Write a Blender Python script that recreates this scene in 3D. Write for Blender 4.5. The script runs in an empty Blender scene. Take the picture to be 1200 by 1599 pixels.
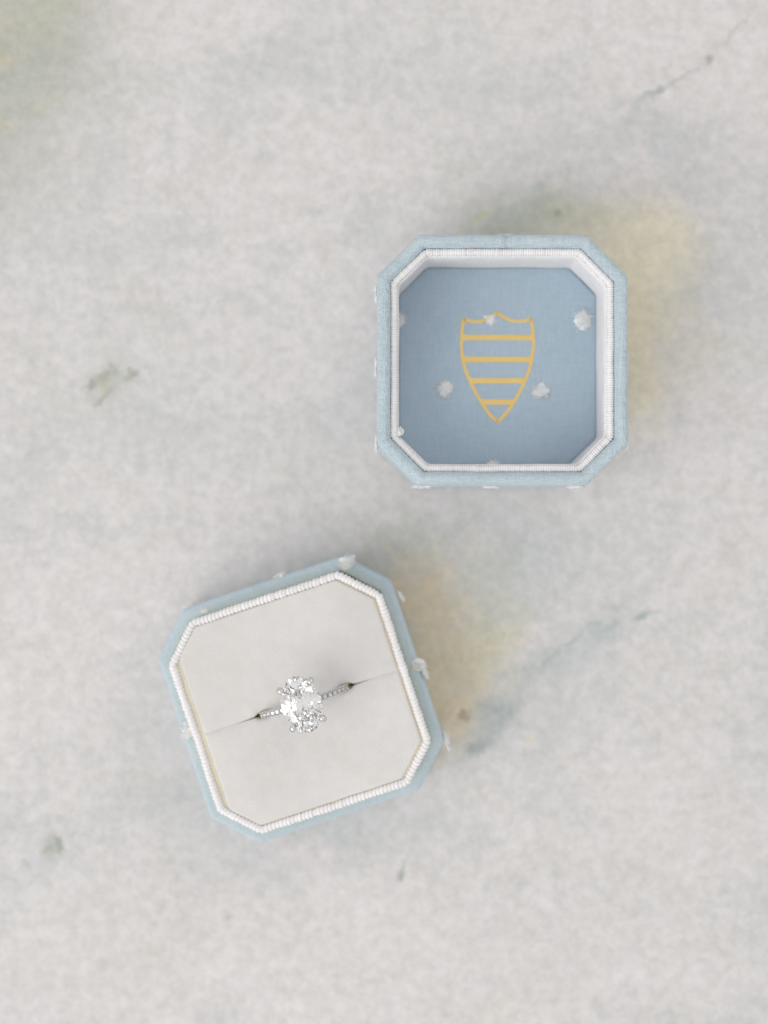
import bpy, bmesh, math, random
from mathutils import Vector, Matrix, noise as mnoise

random.seed(7)
scene = bpy.context.scene
COL = scene.collection
MM = 0.001
R = math.radians

# ------------------------------------------------------------------ camera
cam_d = bpy.data.cameras.new('camera')
cam = bpy.data.objects.new('camera', cam_d)
COL.objects.link(cam)
cam.location = (0, 0, 324 * MM)
cam.rotation_euler = (0, 0, 0)
cam_d.sensor_fit = 'HORIZONTAL'
cam_d.sensor_width = 36
cam_d.lens = 84.4
cam_d.clip_start = 0.01
cam_d.clip_end = 50
cam_d.dof.use_dof = True
cam_d.dof.focus_distance = 301.5 * MM
cam_d.dof.aperture_fstop = 8.5
scene.camera = cam

# ------------------------------------------------------------------ light
world = bpy.data.worlds.new('World')
scene.world = world
world.use_nodes = True
bg = world.node_tree.nodes['Background']
bg.inputs['Color'].default_value = (1.0, 0.99, 0.985, 1)
bg.inputs['Strength'].default_value = 0.735

def area(name, loc, target, sx, sy, power, color):
    d = bpy.data.lights.new(name, 'AREA')
    d.shape = 'RECTANGLE'
    d.size, d.size_y = sx, sy
    d.energy = power
    d.color = color
    o = bpy.data.objects.new(name, d)
    COL.objects.link(o)
    o.location = loc
    o.rotation_euler = (Vector(target) - Vector(loc)).to_track_quat('-Z', 'Y').to_euler()
    return o
# a tall window to the lower left of the picture
area('window_light', (-1.15, -0.85, 1.05), (0, 0, 0), 1.8, 1.7, 19.5, (1.0, 0.985, 0.965))
# added fill lamp, upper right: softens the right-hand shadows and adds glints
area('fill_light', (1.3, 1.5, 1.3), (0, 0, 0), 0.7, 0.9, 4.5, (0.96, 0.98, 1.0))

scene.view_settings.view_transform = 'Standard'
scene.view_settings.look = 'None'
scene.view_settings.exposure = 0.0
scene.view_settings.gamma = 1.0
scene.view_settings.use_curve_mapping = False
cy = scene.cycles
cy.use_denoising = True
cy.max_bounces = 40
cy.transmission_bounces = 40
cy.glossy_bounces = 15
cy.diffuse_bounces = 8
cy.adaptive_threshold = 0.015
cy.sample_clamp_indirect = 8
cy.blur_glossy = 0.3

# ------------------------------------------------------------------ node helpers
class NT:
    def __init__(self, name):
        self.m = bpy.data.materials.new(name)
        self.m.use_nodes = True
        self.t = self.m.node_tree
        self.n = self.t.nodes
        self.b = self.n['Principled BSDF']
        self.tc = self.n.new('ShaderNodeTexCoord')
    def link(self, a, b): self.t.links.new(a, b)
    def put(self, sock, v):
        if isinstance(v, bpy.types.NodeSocket): self.link(v, sock)
        elif isinstance(v, (tuple, list)) and len(v) == 3 and sock.type == 'RGBA': sock.default_value = (*v, 1)
        else: sock.default_value = v
    def math(self, op, a, b=None, c=None, clamp=False):
        n = self.n.new('ShaderNodeMath'); n.operation = op; n.use_clamp = clamp
        self.put(n.inputs[0], a)
        if b is not None: self.put(n.inputs[1], b)
        if c is not None: self.put(n.inputs[2], c)
        return n.outputs[0]
    def vmath(self, op, a, b):
        n = self.n.new('ShaderNodeVectorMath'); n.operation = op
        self.put(n.inputs[0], a); self.put(n.inputs[1], b)
        return n.outputs[0]
    def noise(self, scale, detail=3, rough=0.55, vec=None, dist=0.0, color=False):
        n = self.n.new('ShaderNodeTexNoise')
        n.inputs['Scale'].default_value = scale
        n.inputs['Detail'].default_value = detail
        n.inputs['Roughness'].default_value = rough
        n.inputs['Distortion'].default_value = dist
        self.link(vec or self.tc.outputs['Object'], n.inputs['Vector'])
        return n.outputs['Color' if color else 'Fac']
    def mapping(self, loc=(0, 0, 0), rot=(0, 0, 0), scale=(1, 1, 1), vec=None):
        n = self.n.new('ShaderNodeMapping')
        n.inputs['Location'].default_value = loc
        n.inputs['Rotation'].default_value = rot
        n.inputs['Scale'].default_value = scale
        self.link(vec or self.tc.outputs['Object'], n.inputs['Vector'])
        return n.outputs[0]
    def smooth(self, v, a, b, lo=0.0, hi=1.0):
        n = self.n.new('ShaderNodeMapRange'); n.interpolation_type = 'SMOOTHSTEP'
        self.put(n.inputs['Value'], v)
        n.inputs['From Min'].default_value = a; n.inputs['From Max'].default_value = b
        n.inputs['To Min'].default_value = lo; n.inputs['To Max'].default_value = hi
        return n.outputs[0]
    def mix(self, fac, a, b, blend='MIX'):
        n = self.n.new('ShaderNodeMix'); n.data_type = 'RGBA'; n.blend_type = blend
        self.put(n.inputs['Factor'], fac)
        self.put(n.inputs['A'] if False else n.inputs[6], a)
        self.put(n.inputs[7], b)
        return n.outputs[2]
    def bump(self, h, strength, dist, prev=None):
        n = self.n.new('ShaderNodeBump')
        n.inputs['Strength'].default_value = strength
        n.inputs['Distance'].default_value = dist
        self.link(h, n.inputs['Height'])
        if prev is not None: self.link(prev, n.inputs['Normal'])
        return n.outputs[0]
    def out(self, color=None, rough=None, normal=None, **kw):
        if color is not None: self.put(self.b.inputs['Base Color'], color)
        if rough is not None: self.put(self.b.inputs['Roughness'], rough)
        if normal is not None: self.link(normal, self.b.inputs['Normal'])
        for k, v in kw.items(): self.put(self.b.inputs[k], v)
        return self.m

# ------------------------------------------------------------------ materials
def woven(name, color, pitch, contrast, rot=0.0, bump=0.5, rough=0.9, sheen=0.25):
    t = NT(name)
    warp = t.noise(900, 2, 0.5, color=True)
    d = t.n.new('ShaderNodeVectorMath'); d.operation = 'SCALE'
    t.link(t.vmath('SUBTRACT', warp, (0.5, 0.5, 0.5)), d.inputs[0]); d.inputs['Scale'].default_value = pitch * 0.9
    p = t.vmath('ADD', t.mapping(rot=(0, 0, rot)), d.outputs[0])
    s = t.n.new('ShaderNodeSeparateXYZ'); t.link(p, s.inputs[0])
    k = 2 * math.pi / pitch
    zz = t.math('MULTIPLY', s.outputs[2], 0.72)
    u = t.math('MULTIPLY', t.math('ADD', s.outputs[0], zz), k)
    v = t.math('MULTIPLY', t.math('ADD', s.outputs[1], zz), k)
    w = t.math('MULTIPLY', t.math('SINE', u), t.math('SINE', v))       # over / under
    yarn = t.noise(2600, 2, 0.6)
    h = t.math('ADD', t.math('MULTIPLY', w, 0.5), yarn)
    slub = t.noise(1.0, 3, 0.6, vec=t.mapping(scale=(260, 2400, 900)))
    slub2 = t.noise(1.0, 3, 0.6, vec=t.mapping(scale=(2400, 260, 900)))
    patch = t.noise(90, 3, 0.55)
    f = t.math('ADD', t.math('MULTIPLY', w, 0.5), t.math('ADD', t.math('MULTIPLY', t.math('SUBTRACT', yarn, 0.5), 1.6),
               t.math('MULTIPLY', t.math('SUBTRACT', t.math('ADD', slub, slub2), 1.0), 1.2)))
    f = t.math('ADD', f, t.math('MULTIPLY', t.math('SUBTRACT', patch, 0.5), 0.7))
    f = t.math('MULTIPLY_ADD', f, contrast, 0.5, clamp=True)
    dark = tuple(c * 0.62 for c in color); lite = tuple(min(0.92, c * 1.0 + (1 - c) * 0.24) for c in color)
    c = t.mix(f, dark, lite)
    return t.out(c, rough, t.bump(h, bump, pitch * 0.35), **{'Sheen Weight': sheen, 'Sheen Roughness': 0.5, 'Specular IOR Level': 0.15})

BLUE = (0.60, 0.75, 0.83)
M_RIM = woven('rim_fabric', BLUE, 0.40 * MM, 0.42, R(38), 0.8)
M_BLUE = woven('base_fabric', (0.565, 0.71, 0.80), 0.34 * MM, 0.22, R(10), 0.5, sheen=0.4)
M_PANEL = woven('panel_fabric', (0.455, 0.615, 0.745), 0.30 * MM, 0.26, 0.0, 0.6)

def white_cord(name, color, yellow=0.0):
    t = NT(name)
    n1 = t.noise(2200, 3, 0.6); n2 = t.noise(250, 3, 0.55)
    f = t.math('MULTIPLY_ADD', t.math('ADD', n1, n2), 0.5, 0.0)
    c = t.mix(t.smooth(f, 0.35, 0.65), tuple(x * 0.9 for x in color), color)
    return t.out(c, 0.75, t.bump(n1, 0.35, 0.1 * MM), **{'Sheen Weight': 0.2, 'Specular IOR Level': 0.25})
M_CORD = white_cord('white_cord', (0.86, 0.845, 0.845))
M_RIB = white_cord('white_ribbon', (0.84, 0.84, 0.86))
M_TUFT = white_cord('tuft_thread', (0.86, 0.88, 0.885))


def suede():
    t = NT('cushion_suede')
    n1 = t.noise(3200, 3, 0.65); n2 = t.noise(420, 4, 0.6); n3 = t.noise(55, 3, 0.5)
    f = t.math('ADD', t.math('MULTIPLY', n1, 0.35), t.math('ADD', t.math('MULTIPLY', n2, 0.3), t.math('MULTIPLY', n3, 0.5)))
    c = t.mix(t.smooth(f, 0.4, 0.75), (0.64, 0.615, 0.595), (0.715, 0.692, 0.675))
    nb = t.bump(n1, 0.35, 0.12 * MM)
    nb = t.bump(n3, 0.6, 1.0 * MM, nb)
    return t.out(c, 0.95, nb, **{'Sheen Weight': 0.35, 'Sheen Roughness': 0.6, 'Specular IOR Level': 0.1})
M_SUEDE = suede()

def lining():
    t = NT('cream_lining')
    n = t.noise(600, 3)
    return t.out(t.mix(n, (0.76, 0.68, 0.44), (0.84, 0.78, 0.60)), 0.9, t.bump(n, 0.3, 0.1 * MM))
M_LIN = lining()

def gap_strip():
    t = NT('pale_strip')
    n = t.noise(600, 3)
    return t.out(t.mix(n, (0.78, 0.72, 0.55), (0.84, 0.79, 0.65)), 0.9, t.bump(n, 0.3, 0.1 * MM))
M_STRIP = gap_strip()

def gold():
    t = NT('gold_foil')
    n = t.noise(1500, 3, 0.6); n2 = t.noise(300, 3, 0.6)
    c = t.mix(n2, (0.80, 0.55, 0.17), (0.88, 0.66, 0.28))
    return t.out(c, t.math('MULTIPLY_ADD', n, 0.25, 0.36), t.bump(n, 0.35, 0.08 * MM), **{'Metallic': 0.65})
M_GOLD = gold()

def metal():
    t = NT('white_gold')
    n = t.noise(900, 2)
    return t.out((0.70, 0.695, 0.69), t.math('MULTIPLY_ADD', n, 0.12, 0.08), None, **{'Metallic': 1.0})
M_METAL = metal()

def diamond():
    m = bpy.data.materials.new('diamond'); m.use_nodes = True
    nt = m.node_tree
    nt.nodes.remove(nt.nodes['Principled BSDF'])
    g = nt.nodes.new('ShaderNodeBsdfGlass')
    g.inputs['Roughness'].default_value = 0.0
    g.inputs['IOR'].default_value = 2.417
    g.inputs['Color'].default_value = (1, 1, 1, 1)
    nt.links.new(g.outputs[0], nt.nodes['Material Output'].inputs[0])
    return m
M_DIA = diamond()

PXM = 8.685                       # picture pixels per millimetre on the stone (measuring the photo)
def onstone(px, py): return ((px - 600) / PXM * MM, (800 - py) / PXM * MM)

def marble():
    t = NT('marble')
    base = t.tc.outputs['Object']
    wob = t.noise(95, 4, 0.6, color=True)
    sc = t.n.new('ShaderNodeVectorMath'); sc.operation = 'SCALE'
    t.link(t.vmath('SUBTRACT', wob, (0.5, 0.5, 0.5)), sc.inputs[0]); sc.inputs['Scale'].default_value = 14 * MM
    wp = t.vmath('ADD', base, sc.outputs[0])
    wobf = t.noise(420, 4, 0.65, color=True)
    sf = t.n.new('ShaderNodeVectorMath'); sf.operation = 'SCALE'
    t.link(t.vmath('SUBTRACT', wobf, (0.5, 0.5, 0.5)), sf.inputs[0]); sf.inputs['Scale'].default_value = 4.2 * MM
    wf = t.vmath('ADD', base, sf.outputs[0])
    big = t.noise(17, 3, 0.5); mid = t.noise(150, 4, 0.6); fine = t.noise(560, 4, 0.62); grain = t.noise(2300, 2, 0.6)
    c = t.mix(t.smooth(big, 0.36, 0.64), (0.672, 0.645, 0.638), (0.622, 0.609, 0.603))
    c = t.mix(t.smooth(t.noise(60, 4, 0.6, vec=t.mapping(loc=(0.7, 2, 0))), 0.54, 0.75, 0, 0.30), c, (0.61, 0.585, 0.515))
    c = t.mix(t.smooth(t.noise(42, 4, 0.62, vec=t.mapping(loc=(2.7, 1, 0))), 0.52, 0.70, 0, 0.55), c, (0.545, 0.555, 0.56))
    # cloudy grey-green drifts running up to the right
    dr = t.noise(1.0, 4, 0.6, vec=t.mapping(rot=(0, 0, R(-38)), scale=(16, 70, 1), vec=wp))
    c = t.mix(t.smooth(dr, 0.50, 0.72, 0, 0.50), c, (0.53, 0.545, 0.545))

    BRK = t.smooth(t.noise(150, 3, 0.6), 0.32, 0.62, 0.40, 1.0)
    def blot(c, px, py, rx, ry, ang, col, amt, fine_edge=False, soft=0.12, brk=None):
        x, y = onstone(px, py)
        rx, ry = rx / PXM * MM, ry / PXM * MM
        mp = t.n.new('ShaderNodeMapping'); mp.vector_type = 'TEXTURE'
        mp.inputs['Location'].default_value = (x, y, 0); mp.inputs['Rotation'].default_value = (0, 0, R(ang)); mp.inputs['Scale'].default_value = (rx, ry, 1)
        t.link(wf if fine_edge else wp, mp.inputs['Vector']); m = mp.outputs[0]
        ln = t.n.new('ShaderNodeVectorMath'); ln.operation = 'LENGTH'; t.link(m, ln.inputs[0])
        f = t.smooth(ln.outputs['Value'], 0.0 if fine_edge else soft, 1.35 if fine_edge else 1.1, amt, 0.0)
        if brk:
            f = t.math('MULTIPLY', f, BRK)
        return t.mix(f, c, col)
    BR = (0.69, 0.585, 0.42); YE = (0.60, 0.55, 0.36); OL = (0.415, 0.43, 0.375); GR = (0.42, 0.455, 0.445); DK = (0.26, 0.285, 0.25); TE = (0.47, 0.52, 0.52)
    # brown patches right of the open box
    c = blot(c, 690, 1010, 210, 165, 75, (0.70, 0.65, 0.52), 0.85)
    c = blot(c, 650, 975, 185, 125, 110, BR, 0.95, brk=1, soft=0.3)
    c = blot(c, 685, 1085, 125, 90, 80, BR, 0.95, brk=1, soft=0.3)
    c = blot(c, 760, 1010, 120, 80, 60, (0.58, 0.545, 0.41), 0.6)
    c = blot(c, 726, 1118, 12, 10, 0, (0.29, 0.22, 0.15), 0.7, True)
    c = blot(c, 800, 900, 190, 80, 30, TE, 0.42)
    c = blot(c, 640, 850, 130, 45, 10, TE, 0.4)
    # yellowish patches round the lid
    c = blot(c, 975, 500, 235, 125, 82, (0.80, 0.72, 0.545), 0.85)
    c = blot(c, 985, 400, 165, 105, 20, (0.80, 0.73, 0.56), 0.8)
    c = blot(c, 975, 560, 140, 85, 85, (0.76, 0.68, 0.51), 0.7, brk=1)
    c = blot(c, 870, 350, 170, 50, 10, (0.56, 0.54, 0.42), 0.7)
    c = blot(c, 1090, 560, 90, 60, 40, (0.655, 0.63, 0.54), 0.5)
    c = blot(c, 810, 340, 130, 50, 30, (0.48, 0.50, 0.43), 0.85)
    c = blot(c, 760, 330, 90, 40, 30, OL, 0.5, brk=160)
    c = blot(c, 743, 345, 42, 5, 34, (0.55, 0.52, 0.25), 0.6, True)
    c = blot(c, 872, 334, 8, 8, 0, DK, 0.65, True)
    c = blot(c, 843, 292, 14, 8, 30, GR, 0.6, True)
    # olive corner
    c = blot(c, -10, 110, 380, 260, 60, OL, 0.85, soft=0.0)
    c = blot(c, 0, 40, 200, 160, 60, (0.44, 0.45, 0.395), 0.5, soft=0.0)
    c = blot(c, 40, 20, 170, 70, 20, (0.50, 0.485, 0.385), 0.4)
    c = blot(c, 5, 95, 25, 14, 0, (0.62, 0.54, 0.30), 0.3, True)
    c = blot(c, 70, 165, 40, 6, 20, (0.60, 0.54, 0.34), 0.25, True)
    c = blot(c, 3, 198, 22, 8, 0, (0.62, 0.54, 0.32), 0.25, True)
    # small mineral specks and the thin vein
    for a in ((170, 585, 22, 9, 40), (140, 602, 15, 8, 35), (168, 617, 12, 9, 60), (205, 585, 14, 7, 50), (155, 628, 12, 6, 20)):
        c = blot(c, *a, DK, 0.75, True)
    c = blot(c, 172, 600, 55, 34, 38, (0.47, 0.48, 0.43), 0.65, True)
    c = blot(c, 160, 600, 16, 8, 60, (0.50, 0.46, 0.30), 0.4, True)
    c = blot(c, 82, 1325, 17, 30, 5, (0.38, 0.40, 0.38), 0.7, True)
    c = blot(c, 76, 1327, 8, 7, 0, (0.36, 0.375, 0.24), 0.6, True)
    c = blot(c, 92, 1318, 5, 22, 20, DK, 0.6, True)
    c = blot(c, 112, 1305, 10, 5, 50, GR, 0.5, True)
    c = blot(c, 40, 1352, 12, 6, -40, GR, 0.5, True)
    c = blot(c, 626, 1366, 12, 8, 60, (0.33, 0.36, 0.29), 0.75, True)
    c = blot(c, 630, 1352, 22, 6, 60, GR, 0.5, True)
    c = blot(c, 818, 1382, 16, 9, 20, GR, 0.45, True)
    c = blot(c, 355, 1433, 9, 6, 0, (0.42, 0.42, 0.36), 0.5, True)
    c = blot(c, 1107, 95, 8, 7, 0, DK, 0.7, True)
    c = blot(c, 1028, 141, 10, 7, 10, DK, 0.65, True)
    c = blot(c, 1015, 147, 26, 6, 28, GR, 0.75, True)
    c = blot(c, 1065, 122, 62, 5, 32, GR, 0.55, True)
    c = blot(c, 1150, 45, 42, 6, 48, GR, 0.5, True)
    c = blot(c, 980, 195, 60, 14, 45, (0.54, 0.555, 0.555), 0.5)
    for a in ((752, 1164, 40, 14, 32), (745, 1170, 26, 7, 28), (775, 1108, 34, 18, 10), (790, 1120, 30, 10, 40)):
        c = blot(c, *a, (0.36, 0.39, 0.39), 0.85, True)
    c = blot(c, 775, 1125, 75, 40, 40, (0.45, 0.485, 0.485), 0.7, True)
    for a in ((868, 1020, 20, 7, 42), (893, 1004, 24, 6, 20), (930, 977, 16, 8, 58), (945, 988, 28, 8, 35), (1005, 962, 26, 6, 16), (850, 1040, 18, 7, 40)):
        c = blot(c, *a, (0.36, 0.41, 0.42), 0.9, True)
    c = blot(c, 895, 1012, 190, 42, 34, (0.49, 0.525, 0.525), 0.7)
    c = blot(c, 495, 330, 26, 9, 15, GR, 0.4, True)
    c = blot(c, 430, 400, 55, 40, 30, (0.55, 0.56, 0.555), 0.5, brk=260)
    c = blot(c, 870, 120, 16, 10, 20, (0.52, 0.53, 0.52), 0.5, True)
    c = blot(c, 1100, 1245, 9, 7, 0, GR, 0.4, True)
    c = blot(c, 520, 660, 110, 70, 30, (0.56, 0.57, 0.575), 0.45)
    c = blot(c, 823, 1160, 8, 6, 0, (0.66, 0.58, 0.32), 0.5, True)
    # crystals: pinkish-white flecks and grey pockets of a millimetre or two, over plain stone and patches alike
    v = t.smooth(mid, 0.32, 0.68, -0.5, 0.5)
    v2 = t.smooth(t.noise(400, 3, 0.6, vec=t.mapping(loc=(3, 1, 0))), 0.34, 0.66, -0.5, 0.5)
    v3 = t.smooth(fine, 0.36, 0.66, -0.5, 0.5)
    v4 = t.smooth(t.noise(1250, 2, 0.6, vec=t.mapping(loc=(1, 7, 0))), 0.34, 0.68, -0.5, 0.5)
    g = t.math('ADD', t.math('MULTIPLY', v, 0.055), t.math('MULTIPLY', v2, 0.075))
    g = t.math('ADD', g, t.math('ADD', t.math('MULTIPLY', v3, 0.075), t.math('MULTIPLY', v4, 0.06)))
    g = t.math('ADD', g, 0.99)
    gc = t.n.new('ShaderNodeCombineColor')
    t.link(t.math('MULTIPLY_ADD', v2, 0.018, g), gc.inputs[0]); t.link(g, gc.inputs[1]); t.link(t.math('MULTIPLY_ADD', v, 0.012, g), gc.inputs[2])
    c = t.mix(1.0, c, gc.outputs[0], 'MULTIPLY')
    return t.out(c, t.math('MULTIPLY_ADD', mid, 0.15, 0.38), t.bump(grain, 0.05, 0.1 * MM), **{'Specular IOR Level': 0.3})
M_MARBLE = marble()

# ------------------------------------------------------------------ object helpers
def mesh_obj(name, bm, mat, parent=None, smooth=True):
    me = bpy.data.meshes.new(name)
    bmesh.ops.recalc_face_normals(bm, faces=bm.faces[:])
    bm.to_mesh(me); bm.free()
    if smooth:
        for p in me.polygons: p.use_smooth = True
    me.materials.append(mat)
    o = bpy.data.objects.new(name, me)
    COL.objects.link(o)
    if parent: o.parent = parent
    return o

def thing(name, label, cat, loc, rz=0.0):
    o = bpy.data.objects.new(name, None)
    COL.objects.link(o)
    o.empty_display_size = 0.01
    o.location = loc; o.rotation_euler = (0, 0, rz)
    o['label'] = label; o['category'] = cat
    return o

def octagon(half, cut, fillet=0.8, seg=14, arc=4):
    """points of a chamfered square with rounded corners, mm, anticlockwise"""
    h, c = half, cut
    P = [Vector(p) for p in ((h, -h + c), (h, h - c), (h - c, h), (-h + c, h), (-h, h - c), (-h, -h + c), (-h + c, -h), (h - c, -h))]
    cut_l = fillet * math.tan(R(22.5))
    pts = []
    for i in range(8):
        a, b = P[i], P[(i + 1) % 8]
        nxt = P[(i + 2) % 8]
        d = (b - a).normalized(); d2 = (nxt - b).normalized()
        s = a + d * cut_l; e = b - d * cut_l
        for k in range(seg): pts.append(s.lerp(e, k / seg))
        n = Vector((-d.y, d.x)); cen = e + n * fillet
        a0 = math.atan2(-n.y, -n.x)
        for k in range(arc):
            an = a0 + R(45) * k / arc
            pts.append(cen + fillet * Vector((math.cos(an), math.sin(an))))
    return pts

def oct_off(half, cut, d, fillet):
    return octagon(half - d, cut - 0.586 * d, max(0.25, fillet - d))

def loft(rings, close=False, cap_first=False, cap_last=False):
    bm = bmesh.new()
    R_ = [[bm.verts.new(v) for v in ring] for ring in rings]
    n = len(R_[0])
    for a, b in zip(R_, R_[1:] + ([R_[0]] if close else [])):
        for i in range(n):
            bm.faces.new((a[i], a[(i + 1) % n], b[(i + 1) % n], b[i]))
    if cap_first: bm.faces.new(R_[0])
    if cap_last: bm.faces.new(R_[-1])
    return bm

def shell(name, half, cut, profile, mat, parent, seed, wob=0.05, fillet=1.2):
    rings = []
    for d, z in profile:
        ring = []
        for p in oct_off(half, cut, d, fillet):
            q = Vector((p.x, p.y, z))
            nv = mnoise.noise_vector(Vector((p.x * 0.16, p.y * 0.16, z * 0.12 + seed)))
            nv2 = mnoise.noise_vector(Vector((p.x * 0.6, p.y * 0.6, z * 0.6 + seed)))
            q += Vector((nv.x, nv.y, nv.z if 0 < z else 0)) * wob * 1.6 + Vector((nv2.x, nv2.y, 0)) * wob * 0.5
            if z <= 0: q.z = 0
            ring.append(q * MM)
        rings.append(ring)
    bm = loft(rings, close=True)
    return mesh_obj(name, bm, mat, parent)

def path_resample(pts, step):
    n = len(pts); L = [0]
    for i in range(n): L.append(L[-1] + (pts[(i + 1) % n] - pts[i]).length)
    tot = L[-1]; m = max(8, int(round(tot / step)))
    out = []; j = 0
    for k in range(m):
        s = tot * k / m
        while L[j + 1] < s: j += 1
        f = (s - L[j]) / max(1e-9, L[j + 1] - L[j])
        out.append((pts[j].lerp(pts[(j + 1) % n], f), s))
    return out, tot

def cord(name, half, cut, z, rad, pitch, depth, mat, parent, twist=0.35, sides=14, seed=0.0, flat=1.0):
    """a ribbed cord running round the octagon: real ribs, one part"""
    pts, tot = path_resample(octagon(half, cut, 1.3, 14, 8), pitch / 6)
    nrib = round(tot / pitch); n = len(pts)
    bm = bmesh.new(); rings = []
    for i, (p, s) in enumerate(pts):
        tan = (pts[(i + 1) % n][0] - pts[i - 1][0]).normalized()
        nor = Vector((tan.y, -tan.x))
        wv = mnoise.noise(Vector((p.x * 0.25, p.y * 0.25, seed))) * 0.10
        ring = []
        ribvar = 1 + 0.17 * mnoise.noise(Vector((math.floor(s / pitch) * 3.1, seed, 0.5)))
        for k in range(sides):
            a = 2 * math.pi * k / sides
            ph = 2 * math.pi * nrib * s / tot + twist * 2 * math.cos(a)
            r = rad * (1 - depth * (0.5 - 0.5 * math.cos(ph)) ** 2) * ribvar
            off = nor * (math.cos(a) * r + wv)
            ring.append(bm.verts.new(Vector((p.x + off.x, p.y + off.y, z + math.sin(a) * r * flat + wv * 0.5)) * MM))
        rings.append(ring)
    for i in range(n):
        a, b = rings[i], rings[(i + 1) % n]
        for k in range(sides):
            bm.faces.new((a[k], a[(k + 1) % sides], b[(k + 1) % sides], b[k]))
    return mesh_obj(name, bm, mat, parent)

def tube(bm, pts, rads, sides=6, cap=True):
    rings = []
    up = Vector((0.13, 0.27, 0.95))
    for i, p in enumerate(pts):
        t_ = (pts[min(i + 1, len(pts) - 1)] - pts[max(i - 1, 0)]).normalized()
        x = t_.cross(up)
        if x.length < 1e-4: x = t_.cross(Vector((1, 0, 0)))
        x.normalize(); y = t_.cross(x)
        rings.append([bm.verts.new(p + (x * math.cos(2 * math.pi * k / sides) + y * math.sin(2 * math.pi * k / sides)) * rads[i]) for k in range(sides)])
    for a, b in zip(rings, rings[1:]):
        for k in range(sides): bm.faces.new((a[k], a[(k + 1) % sides], b[(k + 1) % sides], b[k]))
    if cap:
        bm.faces.new(rings[0]); bm.faces.new(rings[-1])

def tuft(parent, loc, nrm, along, size, n=90, seed=0, spread=1.0, thick=0.065, lift=0.35, name='thread_tuft'):
    """a clipped knot of soft thread: many short fibres fanned over the cloth (mm, thing's own axes)"""
    rnd = random.Random(seed)
    N = Vector(nrm).normalized(); A = Vector(along); A = (A - N * A.dot(N)).normalized(); B = N.cross(A)
    bm = bmesh.new()
    core = bmesh.ops.create_icosphere(bm, subdivisions=3, radius=1.0)['verts']
    for v in core:
        q = v.co.copy()
        w = 1 + 0.75 * mnoise.noise(q * 1.5 + Vector((seed * 3.7, 0, 0))) + 0.22 * mnoise.noise(q * 4 + Vector((seed, 5, 0)))
        v.co = (Vector(loc) + (A * q.x * 0.42 * w * size + B * q.y * 0.30 * w * size + N * q.z * lift * 0.62 * size * w)) * MM
    for i in range(n):
        r = size * 0.16 * math.sqrt(rnd.random()); th = rnd.random() * 6.283
        base = Vector(loc) + A * (r * math.cos(th)) + B * (r * math.sin(th)) - N * 0.02
        fan = rnd.gauss(0, 0.55) * spread
        if rnd.random() < 0.38: fan += math.pi
        L = size * (0.24 + 0.22 * rnd.random())
        d = A * math.cos(fan) + B * math.sin(fan)
        h0 = size * lift * (0.15 + 0.85 * rnd.random())
        pts = []
        for k in range(4):
            f = k / 3
            w = Vector((rnd.gauss(0, 1), rnd.gauss(0, 1), rnd.gauss(0, 1))) * 0.045 * size * f
            pts.append((base + d * L * f + N * (h0 * math.sin(math.pi * (0.12 + 0.72 * f))) + w) * MM)
        tr = thick * (0.8 + 0.5 * rnd.random()) * MM
        tube(bm, pts, [tr, tr * 1.05, tr * 0.9, tr * 0.45], 4)
    return mesh_obj(name, bm, M_TUFT, parent)

# ------------------------------------------------------------------ the stone slab
bm = bmesh.new()
bmesh.ops.create_cube(bm, size=1, matrix=Matrix.Translation((0, 0, -0.01)) @ Matrix.Diagonal((0.62, 0.72, 0.02, 1)))
bmesh.ops.bevel(bm, geom=bm.edges[:], offset=0.0015, segments=3, affect='EDGES')
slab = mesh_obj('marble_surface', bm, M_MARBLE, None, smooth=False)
slab['kind'] = 'structure'
slab['label'] = 'pale grey marble slab with olive and brown patches'

# ------------------------------------------------------------------ the lid
LX, LY = 19.8, 25.4
lid = thing('ring_box_cover', 'upturned pale blue octagonal ring box lid with gold shield printed inside', 'box lid', (LX * MM, LY * MM, 0))
H, CUT = 21.0, 6.9
lid_prof = [(0.5, 0), (0.12, 0.15), (0.0, 0.5), (0, 6), (0, 12), (0, 18), (0, 22.4), (0.08, 23.1), (0.35, 23.65), (0.8, 23.93), (1.25, 24.0), (1.65, 23.9), (1.95, 23.6), (2.2, 23.0), (2.38, 22.2),
            (2.42, 20), (2.42, 15), (2.42, 8), (6, 7.6), (6, 0)]
shell('shell', H, CUT, lid_prof, M_RIM, lid, 1.3, 0.06)
# white ribbed lining wall with a corded top edge
cord('piping', 18.15, 5.28, 22.35, 0.66, 0.40, 0.22, M_CORD, lid, 0.15, 12, 3.1)
def ribbed_wall(parent):
    pts, tot = path_resample(octagon(17.35, 4.85, 1.6, 14, 8), 0.10)
    n = len(pts); rings = []
    zs = [22.0, 19, 15, 12, 10.6, 9.6]
    for z in zs:
        ring = []
        for i, (p, s) in enumerate(pts):
            tan = (pts[(i + 1) % n][0] - pts[i - 1][0]).normalized(); nor = Vector((tan.y, -tan.x))
            d = 0.085 * math.cos(2 * math.pi * s / tot * round(tot / 0.40)) + 0.12 * mnoise.noise(Vector((p.x * .2, p.y * .2, z * .15)))
            q = p - nor * (d + (0.0 if z > 10.7 else 0.15))
            ring.append(Vector((q.x, q.y, z)) * MM)
        rings.append(ring)
    # return skin on the outside so that the wall has thickness
    back = []
    for z in (9.6, 22.0):
        ring = []
        for i, (p, s) in enumerate(pts):
            tan = (pts[(i + 1) % n][0] - pts[i - 1][0]).normalized(); nor = Vector((tan.y, -tan.x))
            q = p + nor * 0.45
            ring.append(Vector((q.x, q.y, z)) * MM)
        back.append(ring)
    return mesh_obj('lining', loft(rings + back, close=True), M_RIB, parent)
ribbed_wall(lid)
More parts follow.
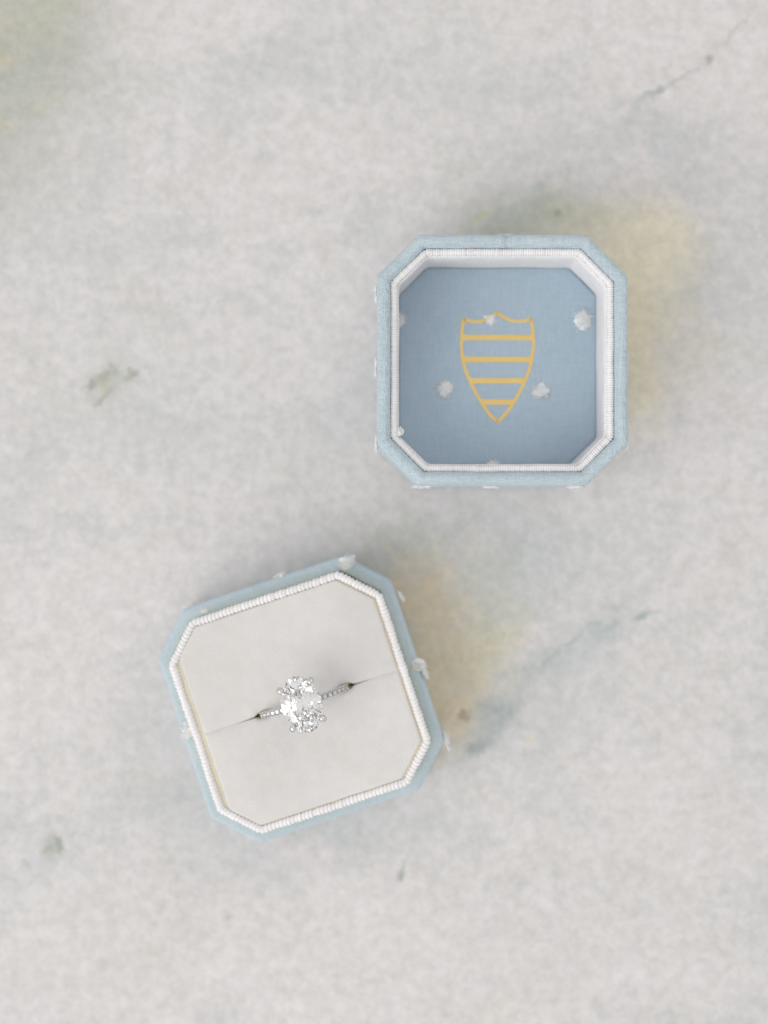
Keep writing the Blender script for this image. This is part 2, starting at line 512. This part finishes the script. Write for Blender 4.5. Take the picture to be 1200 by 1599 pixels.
# the floor panel: a padded card under blue cloth
rings = []
for d, z in ((0, 8.2), (0, 9.75), (0.12, 9.95), (0.5, 10.0), (3, 10.03), (9, 10.05)):
    rings.append([Vector((p.x, p.y, z + 0.03 * mnoise.noise(Vector((p.x * .3, p.y * .3, 2))))) * MM for p in octagon(17.3 - d, 4.9 - 0.45 * d, 1.0)])
mesh_obj('floor_panel', loft(rings, cap_first=True, cap_last=True), M_PANEL, lid)

# the printed shield (foil, a few hundredths of a millimetre thick)
SP = 8.955
def fl(px, py): return Vector(((px - 600) / SP - LX, (800 - py) / SP - LY))
def zp(x, y): return fl(680 + x / 4.444, 460 + y / 4.444)
def smooth_curve(P, n=8):
    out = []
    for i in range(len(P) - 1):
        p0, p1, p2, p3 = P[max(i - 1, 0)], P[i], P[i + 1], P[min(i + 2, len(P) - 1)]
        for k in range(n):
            t_ = k / n
            out.append(0.5 * ((2 * p1) + (p2 - p0) * t_ + (2 * p0 - 5 * p1 + 4 * p2 - p3) * t_ ** 2 + (3 * p1 - p0 - 3 * p2 + p3) * t_ ** 3))
    out.append(P[-1]); return out
topL = smooth_curve([zp(*q) for q in ((199, 172), (245, 186), (300, 190), (350, 177), (395, 152), (430, 127))])
topR = smooth_curve([zp(*q) for q in ((430, 127), (465, 152), (515, 178), (565, 189), (615, 184), (662, 172))])
rt = smooth_curve([zp(*q) for q in ((662, 172), (676, 240), (682, 310), (679, 385), (668, 460), (648, 535), (618, 612), (580, 690), (532, 770), (480, 840), (432, 884))])
lf = smooth_curve([zp(*q) for q in ((432, 884), (384, 840), (334, 770), (286, 690), (246, 612), (214, 535), (193, 460), (183, 385), (182, 310), (188, 240), (199, 172))])
outline = topL[:-1] + topR[:-1] + rt[:-1] + lf[:-1]
def ribbon(pts, width, z0, z1, closed=True):
    n = len(pts); inn, out_ = [], []
    for i, p in enumerate(pts):
        a = (p - pts[i - 1]).normalized(); b = (pts[(i + 1) % n] - p).normalized()
        na, nb = Vector((-a.y, a.x)), Vector((-b.y, b.x)); m = (na + nb).normalized()
        k = min(1.7, 1 / max(0.4, m.dot(na)))
        w = width * (1 + 0.10 * mnoise.noise(Vector((p.x * 1.5, p.y * 1.5, 4))))
        inn.append(p + m * w / 2 * k); out_.append(p - m * w / 2 * k)
    return loft([[Vector((q.x, q.y, z)) * MM for q in r] for r, z in ((inn, z0), (inn, z1), (out_, z1), (out_, z0))], close=True)
emblem = mesh_obj('shield_emblem', ribbon(outline, 0.55, 9.99, 10.13), M_GOLD, lid, smooth=False)
emblem['label'] = 'gold foil shield outline with four cross bars'
def side_x(y, pts): 
    best = min(pts, key=lambda q: abs(q.y - y)); return best.x
for yy in (300, 452, 600, 748):
    y = zp(0, yy).y; hh = 0.46
    xl, xr = side_x(y, lf) + 0.22, side_x(y, rt) - 0.22
    sl = (side_x(y - .6, lf) - side_x(y + .6, lf)) / 1.2 * -1      # dx/dy of the left side
    sr = (side_x(y - .6, rt) - side_x(y + .6, rt)) / 1.2 * -1
    up, dn = [], []
    N_ = 26
    for k in range(N_ + 1):
        f = k / N_
        e = min(f, 1 - f) * (xr - xl)
        g = hh + (0.22 * (1 - e / 0.30) ** 2 if e < 0.30 else 0) + 0.03 * mnoise.noise(Vector((f * 14, yy, 0)))
        x = xl + (xr - xl) * f
        wL, wR = max(0, 1 - f * 4), max(0, 1 - (1 - f) * 4)
        up.append(Vector((x + g * (sl * wL + sr * wR), y + g))); dn.append(Vector((x - g * (sl * wL + sr * wR), y - g)))
    poly = dn + up[::-1]
    bm = loft([[Vector((q.x, q.y, z)) * MM for q in poly] for z in (9.99, 10.118)], cap_last=True, cap_first=True)
    mesh_obj('bar', bm, M_GOLD, emblem, smooth=False)

# thread tufts woven into the lid's cloth
k = 0
for px, py, al, sz in ((911, 500, (0.1, 1, 0), 4.1), (695, 608, (0.5, 1, 0), 3.5), (845, 611, (-1, -0.5, 0), 3.7),
                       (766, 499, (0.9, -0.6, 0), 2.2), (770, 730, (1, 0.1, 0), 3.0), (624, 500, (0, 1, 0), 2.8)):
    q = fl(px, py); k += 1
    tuft(lid, (q.x, q.y, 10.03), (0, 0, 1), al, sz, 170, 10 + k, 1.5, 0.075, 0.035 if k == 4 else 0.10)
for lx, ly, nz in ((-21, 11.5, (-1, 0)), (-21, -0.8, (-1, 0)), (-21, -13.6, (-1, 0)), (21, -0.3, (1, 0)), (21, -13.5, (1, 0)), (-13.2, -21, (0, -1)), (-1.6, -21, (0, -1)), (12.6, -21, (0, -1)), (0.3, 21, (0, 1))):
    k += 1
    tuft(lid, (lx, ly, 20.5), (nz[0], nz[1], 0), (nz[1], nz[0], 0.1), 3.4, 80, 10 + k, 0.8, 0.055, 0.10)
def loose_thread(parent, pts, rad, mat=None):
    bm = bmesh.new()
    P = smooth_curve([Vector(p) for p in pts], 6)
    tube(bm, [p * MM for p in P], [rad * MM] * len(P), 5)
    return mesh_obj('loose_thread', bm, mat or M_TUFT, parent)
loose_thread(lid, [(0.2, 20.9, 23.3), (0.35, 20.2, 24.06), (0.1, 19.6, 24.05), (0.3, 18.9, 23.6), (0.25, 18.5, 22.9)], 0.09, M_RIM)
loose_thread(lid, [(-0.2, 21.0, 23.5), (0.4, 20.9, 24.0), (0.9, 20.6, 24.1)], 0.07, M_RIM)
tuft(lid, (-17.2, -11.9, 22.2), (0.3, 0, 1), (0.5, -1, 0), 1.9, 40, 77, 0.7, 0.06, 0.25)
loose_thread(lid, [(-2.5, -18.2, 22.3), (-1, -17.9, 22.5), (0.8, -18.1, 22.5), (1.6, -18.3, 22.3)], 0.12)
loose_thread(lid, [(-18.7, 13.2, 22.8), (-18.3, 12.4, 22.6), (-18.4, 11.5, 22.4)], 0.10)

# ------------------------------------------------------------------ the base
BX, BY, BA = -14.44, -32.7, R(18.4)
base = thing('ring_box', 'open pale blue octagonal ring box with white cushion holding the ring', 'ring box', (BX * MM, BY * MM, 0), BA)
base.scale = (1.022, 1.022, 1.0)
base_prof = [(0.5, 0), (0.12, 0.15), (0, 0.5), (0, 4), (0, 8), (0, 10.0), (0.1, 10.55), (0.4, 10.9), (0.85, 11.0), (1.6, 11.0), (2.05, 10.9), (2.3, 10.6), (2.4, 10), (2.4, 1.4), (8, 1.2), (20, 1.2)]
def base_shell():
    rings = []
    for d, z in base_prof[:-1]:
        ring = []
        for p in oct_off(H, CUT - 0.2, d, 1.3):
            nv = mnoise.noise_vector(Vector((p.x * .16, p.y * .16, z * .12 + 9)))
            q = Vector((p.x + nv.x * .1, p.y + nv.y * .1, z + (nv.z * .1 if z > .2 else 0)))
            ring.append(q * MM)
        rings.append(ring)
    return mesh_obj('shell', loft(rings, cap_first=True, cap_last=True), M_BLUE, base)
base_shell()
# inner collar standing above the ledge, its top edge corded
def collar():
    rings = [[Vector((p.x, p.y, z)) * MM for p in octagon(h, c, f)] for h, c, f, z in
             ((18.5, 5.55, 1.2, 3), (18.5, 5.55, 1.2, 14.6), (17.6, 5.1, 1.0, 14.6), (17.6, 5.1, 1.0, 3))]
    return mesh_obj('collar', loft(rings, close=True), M_LIN, base)
collar()
cord('piping', 18.28, 5.45, 15.0, 0.70, 0.66, 0.24, M_CORD, base, 0.30, 14, 8.0)

# the two cushion halves either side of the ring slot
RX = 0.85                                    # ring position along the slot
def sstep(a, b, x):
    f = min(1, max(0, (x - a) / (b - a))); return f * f * (3 - 2 * f)
def slot_half(x):
    d = abs(x - RX)
    if d < 7.2: return -0.02 + 0.55 * sstep(5.2, 6.6, d)
    return -0.02 + 0.55 * (1 - sstep(7.9, 8.9, d)) * 0.72 + 0.55 * 0.28 * (1 - min(1, max(0, d - 7.9) / 4.5))
def cushion_half(sgn):
    xl, xr = -16.95, 17.32                    # the left edge stands a little off the cord, the right one nearly touches it
    yo, c = (17.62, 5.05) if sgn > 0 else (17.52, 5.05)
    CL = 4.25
    def yout(x):
        return yo - max(0, x - (xr - c)) - max(0, (xl + CL) - x)
    us = []
    def stops(a, b, fine, coarse):
        out = [0, .03, .08, .15, .25, .38, .55, .8, 1.2, 1.8]
        v = [a + q for q in out] + [b - q for q in out]
        x = a + 2.4
        while x < b - 2.2: v.append(x); x += coarse
        return sorted(set(v))
    xs = stops(xl, xr, .1, 0.34)
    NV = 40
    vs = []
    bm = bmesh.new(); grid = []
    def rnd_(d, r, depth):
        if d >= r: return 0.0
        return depth * (1 - math.sqrt(max(0.0, 1 - ((r - d) / r) ** 2)))
    for x in xs:
        y0, y1 = slot_half(x), yout(x)
        L = y1 - y0
        ds = [0, .03, .08, .15, .25, .38, .55, .8, 1.2, 1.8]
        ys = [y0 + q for q in ds]; tail = [y1 - q for q in ds][::-1]
        a, b = ys[-1], tail[0]
        ys += [a + (b - a) * q / 19 for q in range(1, 19)] + tail
        row = []
        for y in ys:
            near = sstep(10.5, 7.5, abs(x - RX)) if abs(x - RX) > 7.5 else 1.0
            dsl = y - y0; dxr = xr - x; dxl = x - xl; dyo = yo - y
            dch = min(((xr - c + yo) - (x + y)) * .7071, ((yo - (xl + CL)) - (y - x)) * .7071)
            z = 15.42
            z -= rnd_(dsl, 1.2 - 0.45 * near, 0.26 + 0.40 * near)
            z -= rnd_(min(dxr, dyo, dch), 0.35, 0.30) + rnd_(dxl, 0.40, 0.60)
            puff = min(dsl, dxr, dxl, dyo, dch + .4)
            z += 0.28 * (1 - math.exp(-max(0, puff) / 2.2))
            z += 0.07 * mnoise.noise(Vector((x * .13, sgn * y * .13, 5))) + 0.02 * mnoise.noise(Vector((x * .5, sgn * y * .5, 5)))
            row.append(bm.verts.new(Vector((x, sgn * y, z)) * MM))
        grid.append(row)
    for a, b in zip(grid, grid[1:]):
        for i in range(len(a) - 1): bm.faces.new((a[i], a[i + 1], b[i + 1], b[i]))
    # side skirt
    loop = [r[0] for r in grid] + grid[-1][1:] + [r[-1] for r in grid[::-1]][1:] + grid[0][::-1][1:-1]
    low = [bm.verts.new(Vector((v.co.x, v.co.y, 10.5 * MM))) for v in loop]
    n = len(loop)
    for i in range(n): bm.faces.new((loop[i], loop[(i + 1) % n], low[(i + 1) % n], low[i])).material_index = 1
    o = mesh_obj('cushion_half', bm, M_SUEDE, base); o.data.materials.append(M_LIN)
    return o
cushion_half(1); cushion_half(-1)
# cream-yellow strip, seen only as a thin line in the gap round the cushion
rings = [[Vector((p.x, p.y, z)) * MM for p in octagon(h, c, .8)] for h, c, z in ((18.3, 5.45, 14.2), (18.3, 5.45, 14.98), (16.0, 4.3, 14.75), (16.0, 4.3, 14.2))]
mesh_obj('gap_strip', loft(rings, close=True), M_STRIP, base)

# tufts on the base's cloth; measured on the ledge, z about 11 mm
def bl(px, py, s=8.99):
    v = Vector(((px - 600) / s - BX, (800 - py) / s - BY))
    c_, s_ = math.cos(-BA), math.sin(-BA)
    return Vector((v.x * c_ - v.y * s_, v.x * s_ + v.y * c_))
for px, py, al, sz, n, z, nr in ((540, 884, (1, 0.1, 0), 3.3, 130, 10.98, (0, 0, 1)), (650, 1041, (1, -0.3, 0), 3.0, 60, 10.98, (0, 0, 1)),
                         (660, 1052, (0.1, -1, -.2), 2.6, 60, 10.6, (1, 0, 0.4)), (693, 1158, (0.2, 1, 0), 3.4, 90, 9.6, (1, 0, 0.2)),
                         (297, 1141, (0.2, 1, 0), 3.0, 110, 10.98, (-.2, 0, 1)), (437, 904, (1, 0, 0), 2.4, 50, 9.6, (0, 1, 0.3)),
                         (623, 936, (1, -1, 0), 2.3, 50, 9.2, (1, .2, 0.2)), (322, 957, (1, 0, 0), 1.9, 50, 10.85, (0, .2, 1)), (520, 1274, (1, 0, 0), 2.4, 40, 9.8, (0, -1, 0.1))):
    q = bl(px, py); k += 1
    tuft(base, (q.x, q.y, z), nr, al, sz, n, 40 + k, 0.9, 0.07, 0.14)

# ------------------------------------------------------------------ the ring
RZ = 10.75                                    # height of the ring's centre
RR = 9.2                                      # outer radius
c_, s_ = math.cos(BA), math.sin(BA)
ring = thing('engagement_ring', 'silver engagement ring with large oval diamond and stone-set band in white cushion', 'ring',
             ((BX + RX * c_) * MM, (BY + RX * s_) * MM, 0), BA)
def shank():
    bm = bmesh.new(); N = 120; rings = []
    for i in range(N):
        a = 2 * math.pi * i / N
        top = max(0.0, math.sin(a))
        hw = 0.63 - 0.03 * (1 - top)
        prof = [(-hw, RR - 1.35), (-hw * 1.0, RR - 0.25), (-hw * 0.94, RR - 0.06), (-hw * 0.74, RR), (-hw * .62, RR - .10), (hw * .62, RR - .10), (hw * .74, RR), (hw * .94, RR - .06), (hw, RR - 0.25), (hw, RR - 1.35), (hw * .6, RR - 1.5), (-hw * .6, RR - 1.5)]
        rings.append([bm.verts.new(Vector((r * math.cos(a), y, RZ + r * math.sin(a))) * MM) for y, r in prof])
    for i in range(N):
        a, b = rings[i], rings[(i + 1) % N]
        for j in range(len(a)): bm.faces.new((a[j], a[(j + 1) % len(a)], b[(j + 1) % len(a)], b[j]))
    return mesh_obj('shank', bm, M_METAL, ring, smooth=False)
shank()

def brilliant(ax, ay, crown, pav, gird, n=8, table=0.56, rm=0.77, rp=0.24):
    bm = bmesh.new()
    def V(r, k, z): 
        a = 2 * math.pi * k / n
        return bm.verts.new(Vector((ax * r * math.cos(a), ay * r * math.sin(a), z)) * MM)
    ch = math.cos(math.pi / n)
    T = [V(table, i, crown + gird) for i in range(n)]
    M_ = [V(rm, i + .5, gird + crown * (1 - rm * ch) / (1 - table)) for i in range(n)]
    G = [V(1, i / 2, gird) for i in range(2 * n)]
    Gl = [V(1, i / 2, -gird) for i in range(2 * n)]
    P = [V(rp, i + .5, -gird - pav + pav * rp * ch) for i in range(n)]
    C = bm.verts.new(Vector((0, 0, -gird - pav)) * MM)
    F = bm.faces.new
    F(T)
    for i in range(n):
        j = (i + 1) % n
        F((T[i], M_[i], T[j]))
        F((T[i], M_[i - 1], G[2 * i], M_[i]))
        F((M_[i], G[2 * i], G[2 * i + 1])); F((M_[i], G[2 * i + 1], G[(2 * i + 2) % (2 * n)]))
        F((C, P[i], Gl[2 * i], P[i - 1]))
        F((P[i], Gl[2 * i + 1], Gl[2 * i])); F((P[i], Gl[(2 * i + 2) % (2 * n)], Gl[2 * i + 1]))
    for i in range(2 * n):
        j = (i + 1) % (2 * n); F((G[i], Gl[i], Gl[j], G[j]))
    return bm
GZ = RZ + RR + 3.25                            # girdle height
SA, SB = 3.45, 4.9
SY = 0.32
st = mesh_obj('oval_diamond', brilliant(SA, SB, 1.15, 3.15, 0.06, 8, 0.57, 0.78, 0.20), M_DIA, ring, smooth=False)
st.location = (0, SY * MM, GZ * MM)
st['label'] = 'large oval brilliant-cut clear diamond'

def prong(sx, sy):
    an = math.atan2(sy * 0.70, sx * 0.80)
    gx, gy = SA * math.cos(an), SB * math.sin(an)
    o_ = Vector((gx, gy, 0)); d = o_.normalized()
    bm = bmesh.new()
    pts = [Vector((gx * .22, gy * .14, GZ - 3.4)), Vector((gx * .55, gy * .50, GZ - 2.2)), Vector((gx * .85, gy * .84, GZ - 1.0)), Vector((gx, gy, GZ)) + d * 0.24,
           Vector((gx, gy, GZ + .35)) + d * 0.22, Vector((gx, gy, GZ + .62)) + d * 0.10, Vector((gx, gy, GZ + .76)) - d * 0.12, Vector((gx, gy, GZ + .78)) - d * 0.30, Vector((gx, gy, GZ + .74)) - d * 0.42]
    pts = [p + Vector((0, SY * min(1, i_ / 2), 0)) for i_, p in enumerate(pts)]
    tube(bm, [p * MM for p in pts], [r * MM for r in (.42, .42, .44, .48, .53, .55, .50, .36, .12)], 14)
    bmesh.ops.subdivide_edges(bm, edges=[], cuts=0)
    return mesh_obj('prong', bm, M_METAL, ring)
for sx in (-1, 1):
    for sy in (-1, 1): prong(sx, sy)
# gallery wire under the girdle and the collet down to the shank
bm = bmesh.new()
def oval_wire(bm, fx, fy, z, r):
    N = 40; rings = []
    for i in range(N):
        a = 2 * math.pi * i / N
        cen = Vector((fx * math.cos(a), SY + fy * math.sin(a), z)); nn = Vector((fy * math.cos(a), fx * math.sin(a), 0)).normalized()
        rings.append([bm.verts.new((cen + nn * r * math.cos(b) + Vector((0, 0, r * math.sin(b)))) * MM) for b in [2 * math.pi * q / 8 for q in range(8)]])
    for i in range(N):
        a, b = rings[i], rings[(i + 1) % N]
        for j in range(8): bm.faces.new((a[j], a[(j + 1) % 8], b[(j + 1) % 8], b[j]))
oval_wire(bm, SA * .60, SB * .60, GZ - 1.75, 0.34)
mesh_obj('gallery', bm, M_METAL, ring)

# stones along the shoulders, each with its grains
pv_mesh = None
AR = RR - 0.02
for side in (-1, 1):
    for i in range(7):
        ang = R(18.5 + i * 6.15)
        a = math.pi / 2 - side * ang
        if pv_mesh is None:
            s0 = mesh_obj('pave_stone', brilliant(.50, .50, .16, .34, .02, 8, 0.58), M_DIA, ring, smooth=False); pv_mesh = s0.data
        else:
            s0 = bpy.data.objects.new('pave_stone', pv_mesh); COL.objects.link(s0); s0.parent = ring
        s0.location = Vector((AR * math.cos(a), 0, RZ + AR * math.sin(a))) * MM
        s0.rotation_euler = (0, side * ang, 0)
    bm = bmesh.new()
    for i in range(8):
        ang = R(18.5 + (i - .5) * 6.15); a = math.pi / 2 - side * ang
        for y in (-.42, .42):
            m = Matrix.Translation(Vector((AR * math.cos(a), y, RZ + AR * math.sin(a))) * MM)
            bmesh.ops.create_icosphere(bm, subdivisions=2, radius=0.165 * MM, matrix=m)
    o = mesh_obj('grain_setting', bm, M_METAL, ring)
